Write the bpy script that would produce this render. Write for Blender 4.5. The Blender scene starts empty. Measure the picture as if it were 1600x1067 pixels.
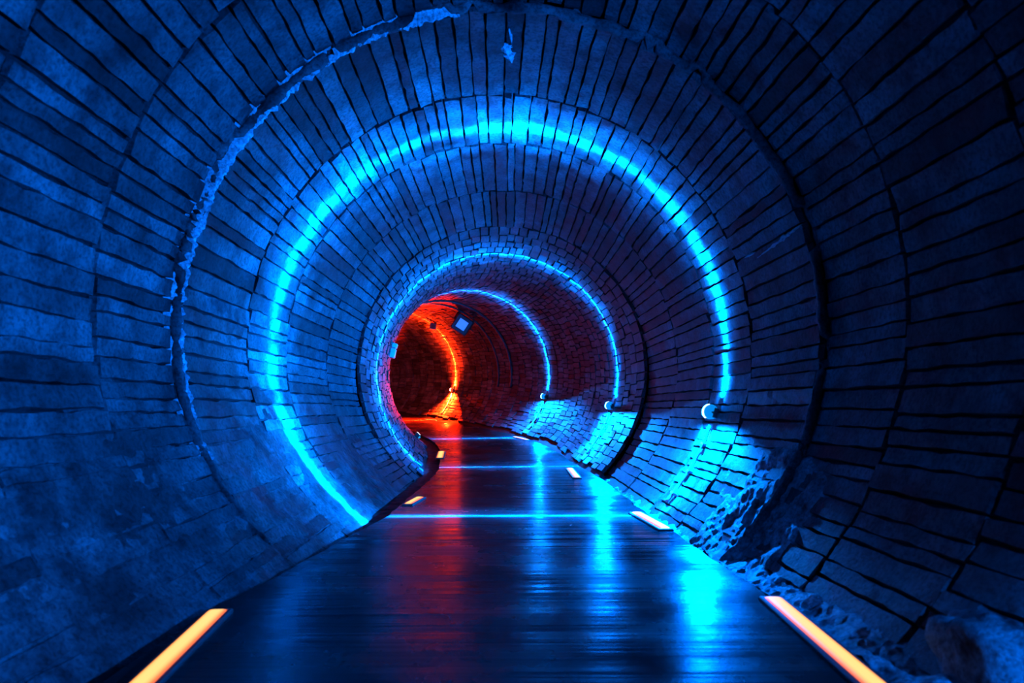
import bpy, math, random
from bisect import bisect_right
from mathutils import Vector, Matrix, noise

# ---------------------------------------------------------------- camera, world, exposure
random.seed(7)
scene = bpy.context.scene
col = scene.collection
CAM_H = 1.085
F = 1067.0           # focal length in pixels of the 1600 px frame
HOR = 637.0          # image row of the horizon
cam_d = bpy.data.cameras.new('camera')
cam_d.sensor_width = 36.0
cam_d.lens = 36.0 * F / 1600.0
cam_d.shift_y = (HOR - 533.5) / 1600.0
cam_d.clip_start = 0.05
cam_d.dof.use_dof = True
cam_d.dof.focus_distance = 11.0
cam_d.dof.aperture_fstop = 2.0
cam = bpy.data.objects.new('camera', cam_d)
cam.location = (0, 0, CAM_H)
cam.rotation_euler = (math.pi / 2, 0, 0)
col.objects.link(cam)
scene.camera = cam
w = bpy.data.worlds.new('world')
w.use_nodes = True
w.node_tree.nodes['Background'].inputs[0].default_value = (0.0, 0.03, 0.25, 1)
w.node_tree.nodes['Background'].inputs[1].default_value = 0.0
scene.world = w
scene.view_settings.view_transform = 'Standard'
scene.view_settings.look = 'None'
scene.view_settings.gamma = 1.0
scene.view_settings.exposure = 0.0
scene.view_settings.use_curve_mapping = False
scene.cycles.max_bounces = 6
scene.cycles.diffuse_bounces = 1
scene.cycles.glossy_bounces = 3
scene.cycles.sample_clamp_indirect = 4.0
scene.cycles.use_denoising = True

# light levels
BLUE = (0.0, 0.165, 1.0)
RED = (1.0, 0.011, 0.0008)
# depth (y) of each wall lamp, colour, blade, halo and broad strengths, blade width in degrees, extra light downwards
LAMPS = [
    (0.9,  BLUE, 500.0, 10.0, 42.0, 0.7, 0.0),
    (6.85, BLUE, 2300.0, 430.0, 16.0, 1.3, 4.0),
    (12.5, BLUE, 8500.0, 400.0, 50.0, 0.24, 2.6),
    (18.0, BLUE, 8500.0, 300.0, 16.0, 0.24, 5.0),
    (24.5, RED, 22000.0, 1700.0, 1100.0, 0.22, 0.3),
    (29.6, RED, 600.0, 300.0, 420.0, 0.4, 0.0),
]

# ---------------------------------------------------------------- tunnel geometry
PX = [(-10, 0.0), (-3, 0.0), (3, -0.02), (6.85, -0.11), (12.5, -0.24), (18, -1.10), (24.5, -4.03), (30, -7.9), (35, -13.0), (39, -19.0)]

def hermite(pts, y):
    k = max(0, min(len(pts) - 2, bisect_right([p[0] for p in pts], y) - 1))
    def slope(i):
        a = max(0, i - 1); b = min(len(pts) - 1, i + 1)
        return (pts[b][1] - pts[a][1]) / (pts[b][0] - pts[a][0])
    y0, x0 = pts[k]; y1, x1 = pts[k + 1]
    h = y1 - y0; t = (y - y0) / h
    m0, m1 = slope(k) * h, slope(k + 1) * h
    return ((2*t**3 - 3*t*t + 1) * x0 + (t**3 - 2*t*t + t) * m0 + (-2*t**3 + 3*t*t) * x1 + (t**3 - t*t) * m1)

def smooth(a, b, x):
    t = max(0.0, min(1.0, (x - a) / (b - a)))
    return t * t * (3 - 2 * t)

def rise(y):                       # the path climbs gently past the second ring
    return 0.0 if y < 12 else 0.055 * ((y - 12) ** 2 / 4.0 if y < 14 else (y - 13)) 

SY = [-8 + 0.05 * i for i in range(int(47 / 0.05) + 1)]
SX = [hermite(PX, y) for y in SY]
SS = [0.0]
for i in range(1, len(SY)):
    SS.append(SS[-1] + math.hypot(SY[i] - SY[i-1], SX[i] - SX[i-1]))
off = SS[[i for i, y in enumerate(SY) if abs(y) < 0.02][0]]
SS = [s - off for s in SS]         # s = 0 beside the camera

def frame(s):
    i = max(0, min(len(SS) - 2, bisect_right(SS, s) - 1))
    t = (s - SS[i]) / (SS[i+1] - SS[i])
    y = SY[i] + t * 0.05; x = SX[i] + t * (SX[i+1] - SX[i])
    a = max(0, i - 3); b = min(len(SS) - 1, i + 4)
    tx, ty = SX[b] - SX[a], SY[b] - SY[a]
    l = math.hypot(tx, ty); tx /= l; ty /= l
    return Vector((x, y, rise(y))), Vector((tx, ty, 0)), Vector((ty, -tx, 0))

def s_of_y(y):
    i = min(range(len(SY)), key=lambda k: abs(SY[k] - y))
    return SS[i]

STEP = 4.84
COLLAR = 10.6
def zc(s): return 1.63 if s < COLLAR else 1.69
def lerp_tab(tab, s):
    if s <= tab[0][0]: return tab[0][1]
    for (a, va), (b, vb) in zip(tab, tab[1:]):
        if s <= b: return va + (vb - va) * (s - a) / (b - a)
    return tab[-1][1]
FOOT = [(3.3, 1.72), (4.5, 1.52), (6.6, 1.44), (10.5, 1.40), (12.5, 1.37)]
PATH_L = [(3.6, 1.60), (4.5, 1.46), (6.0, 1.27), (6.85, 1.13), (12, 1.09)]
def R(s, th):
    r = 2.3 if s < COLLAR else 2.24
    if s < STEP: r += 0.055
    d = math.degrees(th)
    if d > 185:                    # the foot of the left wall stands a little further in
        want = math.hypot(lerp_tab(FOOT, s), zc(s) + 0.05)
        r += (want - r) * smooth(185, 226, d)
    return r

def wp(s, th, dr=0.0):
    c, T, N = frame(s)
    r = R(s, th) - dr
    p = c + N * (r * math.cos(th))
    p.z = c.z + zc(s) + r * math.sin(th)
    return p

def fp(s, lat, z=0.0):             # a point over the path
    c, T, N = frame(s)
    p = c + N * lat
    p.z = c.z + z
    return p

def ray(px, py):
    return Vector(((px - 800) / F, 1.0, (HOR - py) / F))

def on_floor(px, py):              # pixel -> (s, lateral) on the path surface
    d = ray(px, py); y = 1.0
    while y < 40:
        if CAM_H + d.z * y < rise(y): break
        y += 0.01
    p = Vector((d.x * y, y, 0))
    s = s_of_y(y)
    for _ in range(6):
        c, T, N = frame(s); s += (p - Vector((c.x, c.y, 0))).dot(T)
    c, T, N = frame(s)
    return s, (p - Vector((c.x, c.y, 0))).dot(N)

def on_wall(px, py, dr):           # pixel -> (s, theta) where the sight line meets the shell
    d = ray(px, py); y = 1.0; s = 1.0
    while y < 38:
        p = Vector((d.x * y, y, CAM_H + d.z * y))
        for _ in range(3):
            c, T, N = frame(s); s += (Vector((p.x, p.y, 0)) - Vector((c.x, c.y, 0))).dot(T)
        c, T, N = frame(s)
        lat = (p - c).dot(N); h = p.z - c.z - zc(s)
        th = math.atan2(h, lat) % (2 * math.pi)
        if math.hypot(lat, h) > R(s, th if th < 4.3 else th - 2*math.pi) - dr: break
        y += 0.01
    return s, th, p

# ---------------------------------------------------------------- materials
def nt(name):
    m = bpy.data.materials.new(name); m.use_nodes = True
    n = m.node_tree.nodes; l = m.node_tree.links
    return m, n, l, n['Principled BSDF']

def add(n, typ, **kw):
    o = n.new(typ)
    for k, v in kw.items():
        if k in o.inputs: o.inputs[k].default_value = v
        else: setattr(o, k, v)
    return o

def stone_mat(name, lo, hi, bump=0.35, rough=0.5, tone=True, scale=3.0, spec=0.04, fine=38.0):
    m, n, l, p = nt(name)
    tc = n.new('ShaderNodeTexCoord')
    a = add(n, 'ShaderNodeTexNoise', Scale=scale, Detail=9.0, Roughness=0.65)
    b = add(n, 'ShaderNodeTexNoise', Scale=fine, Detail=6.0, Roughness=0.7)
    l.new(tc.outputs['Object'], a.inputs['Vector']); l.new(tc.outputs['Object'], b.inputs['Vector'])
    r = n.new('ShaderNodeValToRGB')
    r.color_ramp.elements[0].position = 0.34; r.color_ramp.elements[0].color = (lo * 0.42, lo * 0.86, lo, 1)
    r.color_ramp.elements[1].position = 0.66; r.color_ramp.elements[1].color = (hi * 0.42, hi * 0.92, hi, 1)
    l.new(a.outputs['Fac'], r.inputs['Fac'])
    cur = r.outputs['Color']
    r2 = n.new('ShaderNodeValToRGB')      # small pits and specks
    r2.color_ramp.elements[0].position = 0.36; r2.color_ramp.elements[0].color = (0.18, 0.18, 0.18, 1)
    r2.color_ramp.elements[1].position = 0.56; r2.color_ramp.elements[1].color = (1, 1, 1, 1)
    l.new(b.outputs['Fac'], r2.inputs['Fac'])
    mx = add(n, 'ShaderNodeMix', data_type='RGBA', blend_type='MULTIPLY')
    mx.inputs[0].default_value = 0.8
    l.new(cur, mx.inputs[6]); l.new(r2.outputs['Color'], mx.inputs[7]); cur = mx.outputs[2]
    if tone:
        at = add(n, 'ShaderNodeAttribute', attribute_name='tone')
        mt = add(n, 'ShaderNodeMix', data_type='RGBA', blend_type='MULTIPLY')
        mt.inputs[0].default_value = 1.0
        l.new(cur, mt.inputs[6]); l.new(at.outputs['Fac'], mt.inputs[7]); cur = mt.outputs[2]
    l.new(cur, p.inputs['Base Color'])
    rr = add(n, 'ShaderNodeMapRange'); rr.inputs[3].default_value = rough - 0.15; rr.inputs[4].default_value = rough + 0.25
    l.new(a.outputs['Fac'], rr.inputs[0]); l.new(rr.outputs[0], p.inputs['Roughness'])
    p.inputs['Specular IOR Level'].default_value = spec
    ma = n.new('ShaderNodeMath'); ma.operation = 'ADD'
    l.new(a.outputs['Fac'], ma.inputs[0]); l.new(b.outputs['Fac'], ma.inputs[1])
    bp = add(n, 'ShaderNodeBump', Strength=bump, Distance=0.03)
    l.new(ma.outputs[0], bp.inputs['Height']); l.new(bp.outputs['Normal'], p.inputs['Normal'])
    return m

def plain(name, c, rough=0.5, metal=0.0):
    m, n, l, p = nt(name)
    tc = n.new('ShaderNodeTexCoord')
    a = add(n, 'ShaderNodeTexNoise', Scale=30.0, Detail=4.0)
    l.new(tc.outputs['Object'], a.inputs['Vector'])
    r = n.new('ShaderNodeValToRGB')
    r.color_ramp.elements[0].color = (c[0]*0.75, c[1]*0.75, c[2]*0.75, 1); r.color_ramp.elements[1].color = (*c, 1)
    l.new(a.outputs['Fac'], r.inputs['Fac']); l.new(r.outputs['Color'], p.inputs['Base Color'])
    p.inputs['Roughness'].default_value = rough; p.inputs['Metallic'].default_value = metal
    return m

def glow(name, c, strength, base=(0.5, 0.5, 0.5)):
    m, n, l, p = nt(name)
    p.inputs['Base Color'].default_value = (*base, 1)
    p.inputs['Emission Color'].default_value = (*c, 1)
    p.inputs['Emission Strength'].default_value = strength
    return m

M_STONE = stone_mat('worn_stone', 0.015, 0.108)
M_MORTAR = stone_mat('joint_mortar', 0.005, 0.02, bump=0.5, tone=False)
M_ROCK = stone_mat('broken_rock', 0.025, 0.34, bump=0.8, rough=0.45, tone=False, scale=7.0)
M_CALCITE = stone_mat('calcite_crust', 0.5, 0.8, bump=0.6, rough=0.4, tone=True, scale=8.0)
M_GRAVEL = stone_mat('verge_gravel', 0.025, 0.5, bump=0.9, rough=0.35, tone=False, scale=14.0)
M_PIPE = plain('galvanised_conduit', (0.3, 0.3, 0.3), 0.4, 0.3)
M_BODY = plain('dark_metal_housing', (0.05, 0.05, 0.055), 0.45, 0.4)
M_BLACK = plain('black_rubber', (0.012, 0.012, 0.012), 0.6)
M_LENS_B = glow('blue_lamp_lens', (0.60, 0.85, 1.0), 1.7, (0.05, 0.05, 0.05))
M_LENS_R = glow('red_lamp_lens', (1.0, 0.45, 0.12), 1.8)
M_DISC_B = glow('blue_lamp_diffuser', (0.0, 0.30, 1.0), 0.8, (0.05, 0.05, 0.05))
M_DISC_R = glow('red_lamp_diffuser', (1.0, 0.08, 0.0), 0.8, (0.05, 0.05, 0.05))
M_FLOOD = glow('floodlight_glass_painted_reflection', (0.01, 0.20, 1.0), 0.9)  # unlit glass; this emission paints in the blue lamp light it reflects
M_WHITE = glow('white_marker_light', (0.85, 1.0, 0.9), 2.0)
M_GREEN = glow('green_marker_light', (0.0, 0.35, 0.12), 0.5)

def strip_mat():
    m, n, l, p = nt('amber_diffuser')
    at = add(n, 'ShaderNodeAttribute', attribute_name='across')
    r = n.new('ShaderNodeValToRGB'); e = r.color_ramp.elements
    e[0].position = 0.0; e[0].color = (0.9, 0.10, 0.012, 1)
    e[1].position = 1.0; e[1].color = (1.0, 0.66, 0.20, 1)
    x = e.new(0.25); x.color = (1.0, 0.20, 0.03, 1)
    x = e.new(0.6); x.color = (1.0, 0.50, 0.13, 1)
    l.new(at.outputs['Fac'], r.inputs['Fac'])
    l.new(r.outputs['Color'], p.inputs['Emission Color']); p.inputs['Emission Strength'].default_value = 1.25
    p.inputs['Base Color'].default_value = (0.02, 0.015, 0.01, 1)
    p.inputs['Specular IOR Level'].default_value = 0.1
    return m
M_STRIP = strip_mat()

def floor_mat():
    m, n, l, p = nt('wet_path')
    tc = n.new('ShaderNodeTexCoord')          # u = metres across, v = metres along the path
    mp = n.new('ShaderNodeMapping'); mp.inputs['Scale'].default_value = (0.07, 2.3, 1)
    l.new(tc.outputs['UV'], mp.inputs['Vector'])
    rip = add(n, 'ShaderNodeTexNoise', Scale=1.6, Detail=4.0, Roughness=0.62, Distortion=0.2)
    l.new(mp.outputs['Vector'], rip.inputs['Vector'])
    pud = add(n, 'ShaderNodeTexNoise', Scale=1.3, Detail=5.0, Roughness=0.6)
    l.new(tc.outputs['UV'], pud.inputs['Vector'])
    fine = add(n, 'ShaderNodeTexNoise', Scale=60.0, Detail=3.0)
    l.new(tc.outputs['UV'], fine.inputs['Vector'])
    r = n.new('ShaderNodeValToRGB')
    r.color_ramp.elements[0].color = (0.005, 0.006, 0.006, 1); r.color_ramp.elements[1].color = (0.017, 0.018, 0.018, 1)
    r.color_ramp.elements[0].position = 0.35; r.color_ramp.elements[1].position = 0.7
    l.new(pud.outputs['Fac'], r.inputs['Fac']); l.new(r.outputs['Color'], p.inputs['Base Color'])
    rr = add(n, 'ShaderNodeMapRange'); rr.inputs[1].default_value = 0.35; rr.inputs[2].default_value = 0.65
    rr.inputs[3].default_value = 0.12; rr.inputs[4].default_value = 0.30
    l.new(pud.outputs['Fac'], rr.inputs[0]); l.new(rr.outputs[0], p.inputs['Roughness'])
    p.inputs['IOR'].default_value = 1.17
    sx = n.new('ShaderNodeSeparateXYZ'); l.new(tc.outputs['UV'], sx.inputs[0])
    msk = add(n, 'ShaderNodeMapRange', interpolation_type='SMOOTHSTEP'); msk.inputs[1].default_value = 4.9; msk.inputs[2].default_value = 5.9
    msk.inputs[3].default_value = 0.3; msk.inputs[4].default_value = 1.0
    l.new(sx.outputs[1], msk.inputs[0])
    rg = add(n, 'ShaderNodeMapRange'); rg.inputs[1].default_value = 0.08; rg.inputs[2].default_value = 1.0
    rg.inputs[3].default_value = 0.05; rg.inputs[4].default_value = 0.0
    l.new(msk.outputs[0], rg.inputs[0])
    ra = n.new('ShaderNodeMath'); ra.operation = 'ADD'
    l.new(rr.outputs[0], ra.inputs[0]); l.new(rg.outputs[0], ra.inputs[1]); l.new(ra.outputs[0], p.inputs['Roughness'])
    b1 = add(n, 'ShaderNodeBump', Strength=1.0, Distance=0.045)
    l.new(msk.outputs[0], b1.inputs['Strength'])
    mid = add(n, 'ShaderNodeTexNoise', Scale=6.0, Detail=5.0, Roughness=0.7)
    l.new(tc.outputs['UV'], mid.inputs['Vector'])
    b3 = add(n, 'ShaderNodeBump', Strength=0.2, Distance=0.006)
    l.new(mid.outputs['Fac'], b3.inputs['Height']); l.new(b1.outputs['Normal'], b3.inputs['Normal'])
    b2 = add(n, 'ShaderNodeBump', Strength=0.15, Distance=0.004)
    l.new(rip.outputs['Fac'], b1.inputs['Height']); l.new(fine.outputs['Fac'], b2.inputs['Height'])
    l.new(b3.outputs['Normal'], b2.inputs['Normal']); l.new(b2.outputs['Normal'], p.inputs['Normal'])
    return m
M_FLOOR = floor_mat()

# ---------------------------------------------------------------- mesh helpers
class MB:
    def __init__(self): self.v = []; self.f = []; self.t = []; self.m = []
    def vert(self, p, tone=1.0): self.v.append(tuple(p)); self.t.append(tone); return len(self.v) - 1
    def face(self, f, m=0): self.f.append(f); self.m.append(m)
    def grid(self, rows, tones=None, m=0):
        base = len(self.v); nr = len(rows); nc = len(rows[0])
        for i, r in enumerate(rows):
            for j, p in enumerate(r): self.vert(p, tones[i][j] if isinstance(tones, list) else (tones or 1.0))
        for i in range(nr - 1):
            for j in range(nc - 1):
                a = base + i * nc + j
                self.face((a, a + nc, a + nc + 1, a + 1), m)
    def tube(self, pts, rad, n=10, m=0, tones=None):
        base = len(self.v)
        for i, p in enumerate(pts):
            a = pts[max(0, i-1)]; b = pts[min(len(pts)-1, i+1)]
            t = (b - a).normalized(); u = t.orthogonal().normalized()
            up = Vector((0, 0, 1)) if abs(t.z) < 0.9 else Vector((1, 0, 0))
            u = t.cross(up).normalized(); v = u.cross(t)
            rr = rad[i] if isinstance(rad, list) else rad
            for k in range(n):
                an = 2 * math.pi * k / n
                self.vert(p + (u * math.cos(an) + v * math.sin(an)) * rr, tones[i] if tones else 1.0)
        for i in range(len(pts) - 1):
            for k in range(n):
                a = base + i*n + k; b = base + i*n + (k+1) % n
                self.face((a, b, b + n, a + n), m)
        self.face(tuple(base + k for k in range(n))[::-1], m)
        self.face(tuple(base + (len(pts)-1)*n + k for k in range(n)), m)
    def box(self, c, ax, size, m=0, bev=0.0):
        # chamfered box: centre, three axes, half sizes
        X, Y, Z = ax; hx, hy, hz = size; b = bev or min(size) * 0.15
        base = len(self.v)
        prof = [(-hx+b, -hy), (hx-b, -hy), (hx, -hy+b), (hx, hy-b), (hx-b, hy), (-hx+b, hy), (-hx, hy-b), (-hx, -hy+b)]
        levels = [(-hz, b), (-hz+b, 0), (hz-b, 0), (hz, b)]
        for z, ins in levels:
            for (x, y) in prof:
                x2 = x - math.copysign(min(ins, abs(x)), x) if ins else x
                y2 = y - math.copysign(min(ins, abs(y)), y) if ins else y
                self.vert(c + X * x2 + Y * y2 + Z * z)
        for i in range(3):
            for k in range(8):
                a = base + i*8 + k; d = base + i*8 + (k+1) % 8
                self.face((a, d, d + 8, a + 8), m)
        self.face(tuple(base + k for k in range(8))[::-1], m)
        self.face(tuple(base + 24 + k for k in range(8)), m)
    def build(self, name, mats, parent=None, origin=None, attr='tone', smooth_=False):
        me = bpy.data.meshes.new(name)
        vs = self.v
        o = bpy.data.objects.new(name, me)
        if origin is not None:
            vs = [(p[0]-origin.x, p[1]-origin.y, p[2]-origin.z) for p in vs]
            if parent is None: o.location = origin
        me.from_pydata(vs, [], self.f)
        for mm in (mats if isinstance(mats, (list, tuple)) else [mats]): me.materials.append(mm)
        me.polygons.foreach_set('material_index', self.m)
        if smooth_: me.polygons.foreach_set('use_smooth', [True] * len(self.f))
        a = me.attributes.new(attr, 'FLOAT', 'POINT'); a.data.foreach_set('value', self.t)
        me.update()
        col.objects.link(o)
        if parent is not None: o.parent = parent
        return o

def tag(o, label=None, cat=None, group=None, kind=None):
    if label: o['label'] = label
    if cat: o['category'] = cat
    if group: o['group'] = group
    if kind: o['kind'] = kind
    return o

def empty(name, loc):
    o = bpy.data.objects.new(name, None); o.empty_display_size = 0.2; o.location = loc
    col.objects.link(o); return o

def fbm(p, sc, o=4): return noise.fractal(Vector(p) * sc, 1.0, 2.0, o)

# ---------------------------------------------------------------- brick shell
DEG = math.pi / 180
walls = {'wall_left': MB(), 'ceiling': MB(), 'wall_right': MB()}
def shell_for(th):
    d = math.degrees(th)
    return walls['wall_right'] if d < 52 else (walls['ceiling'] if d < 128 else walls['wall_left'])

# mortar backing behind the blocks
def backing(s0, s1, ds):
    n = max(1, int(round((s1 - s0) / ds)))
    for name, a0, a1 in (('wall_right', -50, 52), ('ceiling', 52, 128), ('wall_left', 128, 232)):
        na = int((a1 - a0) / 3)
        rows = []
        for i in range(n + 1):
            s = s0 + (s1 - s0) * i / n
            s = min(max(s, s0 + 1e-4), s1 - 1e-4)
            rows.append([wp(s, (a0 + (a1 - a0) * j / na) * DEG, -0.012) for j in range(na + 1)])
        walls[name].grid(rows, 1.0, 1)
backing(-6.0, STEP, 0.4); backing(STEP, COLLAR, 0.4); backing(COLLAR, 44.0, 0.35)

def block(s0, s1, t0, t1, nu, nv, proud, tone, rag):
    mb = shell_for((t0 + t1) / 2)
    tilt_s = random.uniform(-1, 1) * proud * 0.16; tilt_t = random.uniform(-1, 1) * proud * 0.2
    seed = random.uniform(0, 100)
    ds = (s1 - s0); dt = (t1 - t0)
    rows = []
    us = [0.0, 0.0] + [k / nu for k in range(1, nu)] + [1.0, 1.0]
    vs = [0.0, 0.0] + [k / nv for k in range(1, nv)] + [1.0, 1.0]
    be = 0.005
    tones = []
    for i, u in enumerate(us):
        r = []; tr = []
        for j, v in enumerate(vs):
            skirt = i in (0, len(us)-1) or j in (0, len(vs)-1)
            s = s0 + ds * u; t = t0 + dt * v
            if not skirt:
                if i == 1: s += be
                if i == len(us)-2: s -= be
                if j == 1: t += be / 2.3
                if j == len(vs)-2: t -= be / 2.3
            eu = 1 if i in (0, 1, len(us)-2, len(us)-1) else 0
            ev = 1 if j in (0, 1, len(vs)-2, len(vs)-1) else 0
            q = Vector((s * 7.0, t * 16.0, seed))
            if ev: t += rag * noise.noise(q) / 2.3 * 1.3
            if eu: s += rag * noise.noise(q + Vector((9, 9, 9))) * 1.3
            h = -0.02 if skirt else proud + tilt_s * (u*2-1) + tilt_t * (v*2-1) + rag * 0.5 * noise.noise(q * 1.7 + Vector((3, 5, 7)))
            r.append(wp(s, t, h)); tr.append(tone * max(0.35, 1.0 + 0.5 * fbm((s, t * 2.3, 11), 1.1, 4)))
        rows.append(r); tones.append(tr)
    mb.grid(rows, tones, 0)

def ring_of_blocks(s0, s1, width, nu, nv, gap, rag, stagger=0.0, lo=-47, hi=229, jit=0.25, long_len=None):
    th = lo * DEG
    r = R((s0 + s1) / 2, 1.5)
    while th < hi * DEG:
        wdt = width * random.uniform(1 - jit, 1 + jit)
        t1 = th + wdt / r
        tone = min(1.7, max(0.35, random.gauss(1.0, 0.32)))
        if random.random() < 0.03: tone *= 0.35
        proud = 0.03 + random.gauss(0, 0.006)
        a, b = s0 + random.uniform(0, stagger) * 0.4, s1 - random.uniform(0, stagger) * 0.4
        g = gap * random.uniform(0.5, 1.6)
        d = math.degrees((th + t1) / 2)
        block(a + gap/2, b - gap/2, th + g / (2*r), t1 - g / (2*r), nu, nv, proud, tone, rag)
        th = t1

JOINTS = [-1.3, -0.2, 0.9, 1.95, 2.95, 3.9, STEP, 6.15, 7.27, 8.86, COLLAR]
for a, b in zip(JOINTS, JOINTS[1:]):
    near = a > 0.8
    ring_of_blocks(a, b, 0.125, 14 if near else 4, 3 if near else 2, 0.009, 0.011, 0.04, jit=0.35)
s = COLLAR; k = 0
while s < 43.5:                     # smaller running-bond blocks in the far part
    if s < 26: L = random.choice((0.38, 0.45, 0.52))
    else: L = 0.6
    ring_of_blocks(s, s + L, 0.15 if s < 14.5 else (0.13 if s < 26 else 0.17), 3 if s < 20 else 1, 2 if s < 20 else 1, 0.010, 0.008, 0.02, lo=-47 + random.uniform(0, 3))
    s += L; k += 1

# rough render over the lower left wall
def patch(mb, s0, s1, t0, t1, ds, dth, fn, m=0, tf=None):
    n = int((s1 - s0) / ds); na = int((t1 - t0) / dth); rows = []
    for i in range(n + 1):
        s = s0 + (s1 - s0) * i / n
        rows.append([wp(s, (t0 + (t1 - t0) * j / na) * DEG, fn(s, t0 + (t1 - t0) * j / na)) for j in range(na + 1)])
    tones = [[max(0.3, 0.95 + 1.1 * fbm((s0 + (s1 - s0) * i / n, (t0 + (t1 - t0) * j / na) * 0.04, 6), 1.6, 5)) for j in range(na + 1)] for i in range(n + 1)]
    mb.grid(rows, tones, m)
def plaster(s, d):
    p = Vector((s, d * 0.04, 1.0))
    cover = smooth(188, 205, d + 10 * fbm(p, 0.9, 3)) * smooth(10.6, 9.0, s)
    return -0.03 + 0.062 * cover + 0.022 * fbm(p, 2.2, 5) + 0.008 * fbm(p, 11, 3)
patch(walls['wall_left'], 0.8, 10.58, 182, 231, 0.035, 0.8, plaster, 0)
# eroded rock low on the right wall
def erosion(s, d):
    p = Vector((s, d * 0.04, 4.0))
    e = smooth(-17.5, -25, d + 6 * fbm(p, 1.6, 3)) * smooth(6.3, 5.5, s + 0.7 * fbm(p + Vector((8, 0, 0)), 1.5, 3)) * smooth(4.25, 4.4, s)
    q = Vector((s * 1.3 + d * 0.03, d * 0.05 - s * 0.3, 2.0))
    rid = noise.ridged_multi_fractal(q * 2.6, 0.9, 2.1, 5, 1.0, 2.0) / 3.0
    return -0.05 + e * (0.06 + 0.085 * rid) + 0.012 * fbm(p, 9, 4)
patch(walls['wall_right'], 4.3, 6.6, -49, -13, 0.025, 0.55, erosion, 2)

# pale crust spots that stand on the blocks
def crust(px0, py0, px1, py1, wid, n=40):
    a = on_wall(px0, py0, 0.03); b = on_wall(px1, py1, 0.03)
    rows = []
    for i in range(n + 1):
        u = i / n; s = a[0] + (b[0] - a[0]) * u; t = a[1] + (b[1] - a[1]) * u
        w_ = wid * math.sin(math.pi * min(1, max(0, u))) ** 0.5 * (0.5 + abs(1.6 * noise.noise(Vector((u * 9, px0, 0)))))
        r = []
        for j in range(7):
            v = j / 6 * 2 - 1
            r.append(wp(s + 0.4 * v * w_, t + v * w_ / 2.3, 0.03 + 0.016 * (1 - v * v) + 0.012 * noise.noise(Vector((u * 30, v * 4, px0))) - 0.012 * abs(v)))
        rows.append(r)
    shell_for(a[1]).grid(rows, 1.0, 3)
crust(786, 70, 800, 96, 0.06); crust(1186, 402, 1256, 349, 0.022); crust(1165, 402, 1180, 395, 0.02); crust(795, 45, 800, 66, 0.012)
for name, mb in walls.items():
    o = mb.build(name, [M_STONE, M_MORTAR, M_ROCK, M_CALCITE])
    tag(o, kind='structure')

# ---------------------------------------------------------------- path, gutter, verges
def strip_surface(name, s0, s1, ds, lat0, lat1, nl, zf, mat, kind, uv=False, sides=False):
    n = int((s1 - s0) / ds); mb = MB(); rows = []; uvs = []
    for i in range(n + 1):
        s = s0 + (s1 - s0) * i / n
        a = lat0(s); b = lat1(s); r = []
        if sides: r.append(fp(s, a + 0.004, -0.16)); uvs.append((a, s))
        for j in range(nl + 1):
            lat = a + (b - a) * j / nl
            r.append(fp(s, lat, zf(s, lat, j / nl))); uvs.append((lat, s))
        if sides: r.append(fp(s, b - 0.004, -0.16)); uvs.append((b, s))
        rows.append(r)
    mb.grid(rows, 1.0)
    o = mb.build(name, mat)
    if uv:
        u = o.data.uv_layers.new(name='UVMap')
        for lp in o.data.loops: u.data[lp.index].uv = uvs[lp.vertex_index]
    tag(o, kind=kind); return o
PATH_R = 1.50
floor = strip_surface('floor', -6, 43, 0.1, lambda s: -lerp_tab(PATH_L, s) - 0.02 * noise.noise(Vector((s * 3, 0, 0))),
    lambda s: PATH_R + 0.03 * noise.noise(Vector((s * 2.3, 5, 0))), 30,
    lambda s, lat, v: 0.004 * noise.noise(Vector((s * 3.2, lat * 0.5, 0))), M_FLOOR, 'structure', uv=True, sides=True)
strip_surface('gutter', -6, 43, 0.06, lambda s: -2.05, lambda s: -lerp_tab(PATH_L, s) + 0.05, 16,
    lambda s, lat, v: -0.075 + 0.02 * fbm((s, lat, 0), 5, 4), M_MORTAR, 'structure')
def verge(s, lat, v):
    base = -0.02 + 0.13 * smooth(1.5, 2.0, lat) + 0.02 * smooth(6.5, 3, s)
    return base + 0.035 * fbm((s, lat, 3), 6, 5) + 0.012 * fbm((s, lat, 9), 22, 3)
g = strip_surface('gravel', 0.5, 34, 0.03, lambda s: PATH_R + 0.015, lambda s: 2.05, 20, verge, M_GRAVEL, 'stuff')
tag(g, 'wet broken gravel verge between the path and the right wall', 'gravel')

# ---------------------------------------------------------------- joint ribs
def rib(name, s, dr, rad, mat, lo=-40, hi=222, wob=0.02, tonef=None, n=10):
    mb = MB(); pts = []; rads = []; tones = []
    d = lo
    while d <= hi:
        q = Vector((d * 0.12, s, 0))
        pts.append(wp(s + wob * fbm(q, 1.0, 4), d * DEG, dr + 0.25 * wob * noise.noise(q * 2)))
        rads.append(rad * (tonef(d) * 0.35 + 0.75 if tonef else 1.0) * (1.0 + 0.55 * fbm(q + Vector((4, 4, 4)), 2.5, 4)))
        tones.append(tonef(d) if tonef else 1.0)
        d += 1.0
    mb.tube(pts, rads, n, 0, tones)
    return tag(mb.build(name, mat, smooth_=True), kind='structure')
def calc(d):
    nn = 0.5 + 0.9 * fbm(Vector((d * 0.09, 2, 0)), 1.0, 4)
    if 100 < d < 200: return max(0.15, min(1.4, (0.35 + 1.2 * max(0, nn)) * (0.25 + 0.75 * smooth(100, 118, d) * smooth(200, 172, d))))
    return 0.22
rib('trim_1', STEP + 0.01, 0.0, 0.034, M_STONE, wob=0.035, tonef=lambda d: 1.1)
cr = MB(); crr = []; crt = []
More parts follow.
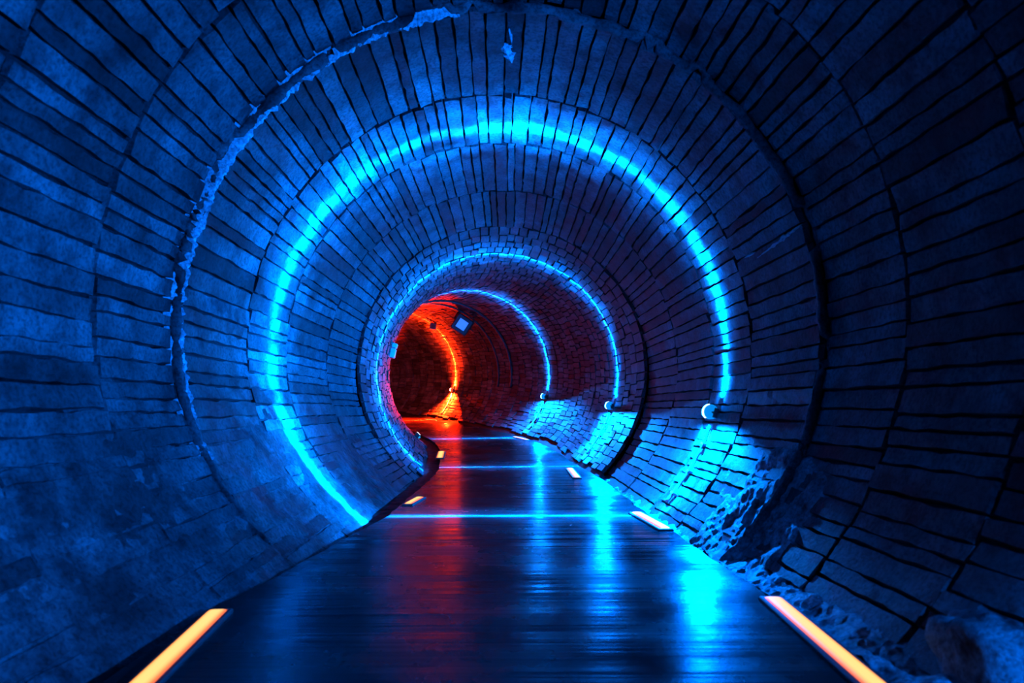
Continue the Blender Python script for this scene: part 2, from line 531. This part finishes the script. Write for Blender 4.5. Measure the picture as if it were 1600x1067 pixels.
for k in range(0, 321):             # pale crust that has run along the joint on the upper left
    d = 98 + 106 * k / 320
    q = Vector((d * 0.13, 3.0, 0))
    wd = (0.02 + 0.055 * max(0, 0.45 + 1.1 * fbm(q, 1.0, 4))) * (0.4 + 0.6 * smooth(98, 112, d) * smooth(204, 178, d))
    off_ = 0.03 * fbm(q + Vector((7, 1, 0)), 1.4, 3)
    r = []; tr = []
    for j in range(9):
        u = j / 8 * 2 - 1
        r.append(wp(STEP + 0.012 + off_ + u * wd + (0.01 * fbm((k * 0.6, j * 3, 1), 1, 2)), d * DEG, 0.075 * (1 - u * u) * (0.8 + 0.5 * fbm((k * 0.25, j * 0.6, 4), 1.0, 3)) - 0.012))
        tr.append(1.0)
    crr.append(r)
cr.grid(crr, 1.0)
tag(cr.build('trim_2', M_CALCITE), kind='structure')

# ---------------------------------------------------------------- wall lamps
LAMP_A = -15.5 * DEG
def ies_text(name, A, H, B, W, D, red):
    va = [0, 15, 30, 45, 60, 70, 78, 83, 86, 87.5, 88.5, 89.0, 89.3, 89.5, 89.65, 89.78, 89.9, 90.0]
    va = va + [180 - v for v in va[-2::-1]]
    ha = list(range(0, 361, 10))
    lines = ['IESNA:LM-63-2002', 'TILT=NONE', '1 1000 1 %d %d 1 2 0 0 0' % (len(va), len(ha)), '1 1 1',
             ' '.join('%g' % v for v in va), ' '.join('%g' % v for v in ha)]
    for h in ha:
        phi = ((270 - h + 180) % 360) - 180       # 0 = into the tunnel, + = up the wall, - = down
        fan = smooth(170, 145, abs(phi)) * max(0.12, math.cos(min(90, abs(phi)) * DEG)) ** 0.6
        floor_ = 1.0 + 1.6 * smooth(-12, -25, phi) * smooth(-72, -62, phi)
        wide = 0.09 if phi < 8 and D else 0.02
        broad = 0.015 + 0.985 * (smooth(58, 8, phi) if D else smooth(78, 34, phi)) if phi >= 0 else smooth(-135, -115, phi)
        broad *= 0.3 + 0.7 * smooth(-40, -12, phi)
        down = D * smooth(-58, -80, phi) * smooth(-150, -125, phi)
        row = []
        for v in va:
            d = abs(v - 90)
            x = A * floor_ * fan * math.exp(-(d / (W * (1 + 2.2 * smooth(50, 85, phi)))) ** 2) + H * fan * (math.exp(-d / (9.0 if red else 5.5))) + B * broad * (wide + 0.85 * max(0, math.cos(d * DEG)) ** 1.3) + B * down * max(0, math.cos(d * DEG)) ** 1.3 * (smooth(78, 62, d) if A < 3000 else smooth(85, 73, d))
            if red: x *= 0.003 + 0.997 * smooth(56, 34, d)
            row.append('%.4f' % (x * 100))
        lines.append(' '.join(row))
    t = bpy.data.texts.new(name); t.write('\n'.join(lines) + '\n'); return t

LAMP_LABELS = [
    ('wall lamp with blue light blade on the right wall beside the viewer', ),
    ('largest blue crescent wall lamp, low on the right wall above the broken rock', ),
    ('middle blue crescent wall lamp of three, above the running bond bricks', ),
    ('smallest blue crescent wall lamp, farthest in where the tunnel turns red', ),
    ('red glowing crescent wall lamp at the foot of the orange ring of light', ),
    ('faint red wall lamp deepest in the red part of the tunnel', ),
]
def make_lamp(idx, y, color, A, H, B, W, D):
    s = s_of_y(y)
    c, T, N = frame(s)
    inw = -(N * math.cos(LAMP_A) + Vector((0, 0, math.sin(LAMP_A))))
    up = T.cross(inw); up = -up if up.z < 0 else up
    wall = wp(s, LAMP_A, 0.03)
    red = color is RED
    t = empty('wall_lamp', wall)
    tag(t, LAMP_LABELS[idx][0], 'wall lamp', 'crescent lamps along the right wall')
    ctr = wall + inw * 0.075
    r = 0.085
    # bracket
    mb = MB(); mb.box(wall + inw * 0.02, (T, up, inw), (0.035, 0.05, 0.03)); mb.build('bracket', M_BODY, t, wall)
    # round body, its axis along the tunnel
    def puck(rad, x0, x1, a0, a1, n, r_in=None):
        mb = MB()
        ring = [a0 + (a1 - a0) * k / n for k in range(n + 1)]
        P = lambda a, rr, x: ctr + inw * (rr * math.cos(a)) + up * (rr * math.sin(a)) + T * x
        prof = [(r_in or 0.0, x0), (rad * 0.93, x0), (rad, x0 + 0.006), (rad, x1 - 0.006), (rad * 0.93, x1), (r_in or 0.0, x1)]
        mb.grid([[P(a, rr, x) for rr, x in prof] for a in ring]); return mb
    puck(r, -0.022, 0.022, math.pi * 0.85, math.pi * 1.15, 26).build('housing', M_BODY, t, wall)
    mb = puck(r * 0.88, -0.02, 0.02, -math.pi * 0.85, math.pi * 0.85, 30)
    mb.build('diffuser', M_DISC_R if red else M_DISC_B, t, wall)
    lens = puck(r * 0.98, -0.024, 0.024, -math.pi * 0.36, math.pi * 0.36, 26, r_in=r * 0.88)
    lens.build('lens', M_LENS_R if red else M_LENS_B, t, wall)
    # its light
    ld = bpy.data.lights.new('lamp_light', 'POINT')
    ld.energy = 16.0; ld.color = color; ld.shadow_soft_size = 0.012
    ld.use_nodes = True
    n = ld.node_tree.nodes; l = ld.node_tree.links
    em = n['Emission']
    ies = n.new('ShaderNodeTexIES'); ies.mode = 'INTERNAL'
    ies.ies = ies_text('blade_distribution', A, H, B, W, D, red)
    ies.inputs['Strength'].default_value = 1.0
    l.new(ies.outputs['Fac'], em.inputs['Strength'])
    lo = bpy.data.objects.new('lamp_light', ld)
    pos = ctr + inw * (r + 0.03)
    M = Matrix((inw, T.cross(inw), T)).transposed().to_4x4()   # local X into the tunnel, Z along it
    M.translation = pos
    lo.matrix_world = M
    col.objects.link(lo)
    if T.cross(inw).z < 0: print('LAMP Y DOWN')
    return t
for i, spec_ in enumerate(LAMPS): make_lamp(i, *spec_)

# conduits running down from the lamps to the path
def conduit(y, label):
    s = s_of_y(y); mb = MB()
    pts = [wp(s + 0.01 * math.sin(k * 0.8), (-19 - k) * DEG, 0.065) for k in range(0, 24)]
    mb.tube(pts, 0.018, 12)
    o = mb.build('conduit_pipe', M_PIPE, origin=None, smooth_=True)
    for k in (5, 13, 20):
        cl = MB(); c, T, N = frame(s)
        p = wp(s, (-19 - k) * DEG, 0.062); a = -(N * math.cos((-19-k)*DEG) + Vector((0, 0, math.sin((-19-k)*DEG))))
        cl.box(p - a * 0.012, (T, T.cross(a), a), (0.045, 0.012, 0.034)); cl.build('clamp', M_PIPE, o)
    tag(o, label, 'conduit', 'conduits below the wall lamps')
conduit(6.85, 'thin metal conduit running from the largest blue lamp down to the path')
conduit(12.5, 'thin metal conduit running down the bricks from the middle blue lamp')
conduit(18.0, 'thin metal conduit below the smallest blue lamp at the bend')
conduit(24.5, 'thin conduit glowing orange below the red crescent lamp')

# ---------------------------------------------------------------- amber strips let into the path edge
def strip_light(near, far, label, wdt=0.10, group='amber strip lights along the path edges'):
    s0, l0 = on_floor(*near); s1, l1 = on_floor(*far)
    a = fp(s0, l0, 0.0); b = fp(s1, l1, 0.0)
    T = (b - a); L = T.length; T.normalize()
    X = T.cross(Vector((0, 0, 1))).normalized(); Z = X.cross(T)
    c = (a + b) / 2
    t = empty('strip_light', c)
    tag(t, label, 'strip light', group)
    hz = 0.014
    mb = MB(); mb.box(c + Z * (hz * 0.4), (X, T, Z), (wdt/2 + 0.02, L/2 + 0.02, hz), bev=0.006); mb.build('housing', M_BLACK, t, c)
    top = MB(); rows = []; tones = []
    nn = 12
    ys = [-L/2, -L/2 + 0.02, -L/2 + 0.06] + [-L/2 + 0.06 + (L - 0.12) * k / 8 for k in range(1, 8)] + [L/2 - 0.06, L/2 - 0.02, L/2]
    for iy, y in enumerate(ys):
        ey = min(1.0, (L/2 - abs(y)) / 0.05)
        r = []; tr = []
        for j in range(nn + 1):
            u = j / nn * 2 - 1
            h = hz * 1.4 + 0.012 * (1 - u ** 4) * min(1, ey + 0.2)
            if iy in (0, len(ys)-1) or j in (0, nn): h = hz * 1.2
            cut = 1.0
            r.append(c + X * (u * wdt/2 * cut) + T * y + Z * h); tr.append(max(0.0, min(1.0, (1 - abs(u)) * 1.6)) * (0.6 + 0.4 * ey))
        rows.append(r); tones.append(tr)
    top.grid(rows, tones)
    top.build('diffuser', M_STRIP, t, c, attr='across', smooth_=True)
    return t
# right edge: (near pixel, far pixel) of the centre line
strip_light((1405, 1110), (1206, 938), 'amber strip light nearest the viewer on the right edge of the path')
strip_light((1040, 829), (993, 803), 'amber strip light on the right edge where the largest ring crosses the path')
strip_light((902, 748), (890, 733), 'short amber strip light on the right edge past the second blue floor line', 0.10)
strip_light((824, 687), (804, 682), 'thin amber strip light on the right edge at the bend', 0.10)
strip_light((186, 1110), (342, 958), 'amber strip light nearest the viewer on the left edge beside a black gap')
strip_light((637, 790), (657, 779), 'amber strip light on the left edge just past the largest ring', 0.09)
strip_light((687, 717), (690, 707), 'small amber strip light on the left beside the red reflection', 0.14)
strip_light((682, 656), (663, 654.5), 'distant strip light where the orange ring meets the path', 0.06)

# ---------------------------------------------------------------- fittings on the vault
def floodlight(px, py, dr, half, label, face_mat, group=None, tilt=0.5):
    s, th, p = on_wall(px, py, dr)
    c, T, N = frame(s)
    out = (N * math.cos(th) + Vector((0, 0, math.sin(th))))     # towards the wall
    fwd = (Vector((0, 0, CAM_H)) - p).normalized()
    X = fwd.cross(Vector((0, 0, 1))).normalized(); Y = X.cross(fwd)
    X, Y = X * math.cos(tilt) + Y * math.sin(tilt), Y * math.cos(tilt) - X * math.sin(tilt)
    t = empty('floodlight', p)
    tag(t, label, 'floodlight', group)
    mb = MB(); mb.box(p, (X, Y, fwd), (half, half, half * 0.55), bev=half * 0.12); mb.build('housing', M_BODY, t, p)
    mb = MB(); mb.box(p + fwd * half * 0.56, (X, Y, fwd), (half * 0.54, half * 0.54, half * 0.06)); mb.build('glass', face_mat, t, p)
    mb = MB()
    q = p + out * (dr + 0.02)
    for sg in (-1, 1):
        mb.tube([p + X * (sg * half * 1.08), p + X * (sg * half * 1.08) + out * (half * 0.9), q + X * (sg * half * 0.5)], half * 0.09, 8)
    mb.box(q - out * 0.02, (T, T.cross(out), out), (half * 0.9, half * 0.9, 0.03)); mb.build('mounting_bracket', M_BODY, t, p)
    return t
floodlight(722, 507, 0.42, 0.28, 'square dark floodlight with a blue reflection painted on its glass hanging under the red vault', M_FLOOD, tilt=0.58)
floodlight(676.5, 510, 0.18, 0.12, 'small dark box fitting hanging in front of the orange ring of light', M_BLACK, tilt=0.15)

def wall_box(px, py, w_, h_, label, mat, name='junction_box', cat='junction box', lid=None, depth=0.05, group=None):
    s, th, p = on_wall(px, py, 0.03)
    c, T, N = frame(s)
    a = -(N * math.cos(th) + Vector((0, 0, math.sin(th))))
    U = T.cross(a); U = -U if U.z < 0 else U
    q = wp(s, th, 0.03 + depth)
    mb = MB(); mb.box(q, (T, U, a), (w_, h_, depth)); o = mb.build(name, mat)
    tag(o, label, cat, group)
    mb = MB(); mb.box(q + a * (depth + 0.004), (T, U, a), (w_ * 0.85, h_ * 0.85, 0.008)); mb.build('cover', lid or mat, o)
    if lid:
        mb = MB(); mb.box(q - U * (h_ + 0.02) - T * w_ * 0.5, (T, U, a), (0.03, 0.02, 0.03)); mb.build('indicator', M_GREEN, o)
    return o
M_BOXB = plain('pale_plastic', (0.75, 0.75, 0.75), 0.35)
wall_box(610, 551, 0.16, 0.10, 'pale junction box on the left wall beside the red opening, larger of two', M_BOXB)
wall_box(613, 539, 0.10, 0.05, 'small pale junction box just above a larger one on the left wall', M_BOXB)
wall_box(649, 682, 0.16, 0.05, 'black marker light with a white glowing face low on the left wall', M_BLACK, 'marker_light', 'marker light', M_WHITE, 0.05)

# ribs in the far part
rib('trim_3', s_of_y(20.5), 0.05, 0.045, M_BODY, wob=0.0, lo=-10, hi=190)
rib('trim_4', s_of_y(21.4), 0.05, 0.035, M_BODY, wob=0.0, lo=-10, hi=190)

# ---------------------------------------------------------------- loose stones
def boulder(loc, size, seed, label=None, group=None, mat=None):
    mb = MB(); n1, n2 = 22, 34
    rows = []
    for i in range(n1 + 1):
        a = math.pi * i / n1; r = []
        for j in range(n2 + 1):
            b = 2 * math.pi * j / n2
            d = Vector((math.sin(a) * math.cos(b), math.sin(a) * math.sin(b), math.cos(a)))
            # squared-off lump
            k = 1.0 / max(abs(d.x), abs(d.y), abs(d.z)) ** 0.6
            rr = k * (0.8 + 0.22 * noise.fractal(d * 1.6 + Vector((seed, 0, 0)), 1.0, 2.0, 5))
            r.append(Vector((d.x * size[0], d.y * size[1], d.z * size[2])) * rr)
        rows.append(r)
    mb.grid(rows)
    o = mb.build('boulder', mat or M_ROCK, smooth_=True); o.location = loc; o.rotation_euler.z = seed
    return tag(o, label, 'rock', group)
boulder(Vector((1.86, 2.6, 0.08)), (0.24, 0.34, 0.25), 3.1, 'pale rounded boulder in the bottom right corner against the wall')
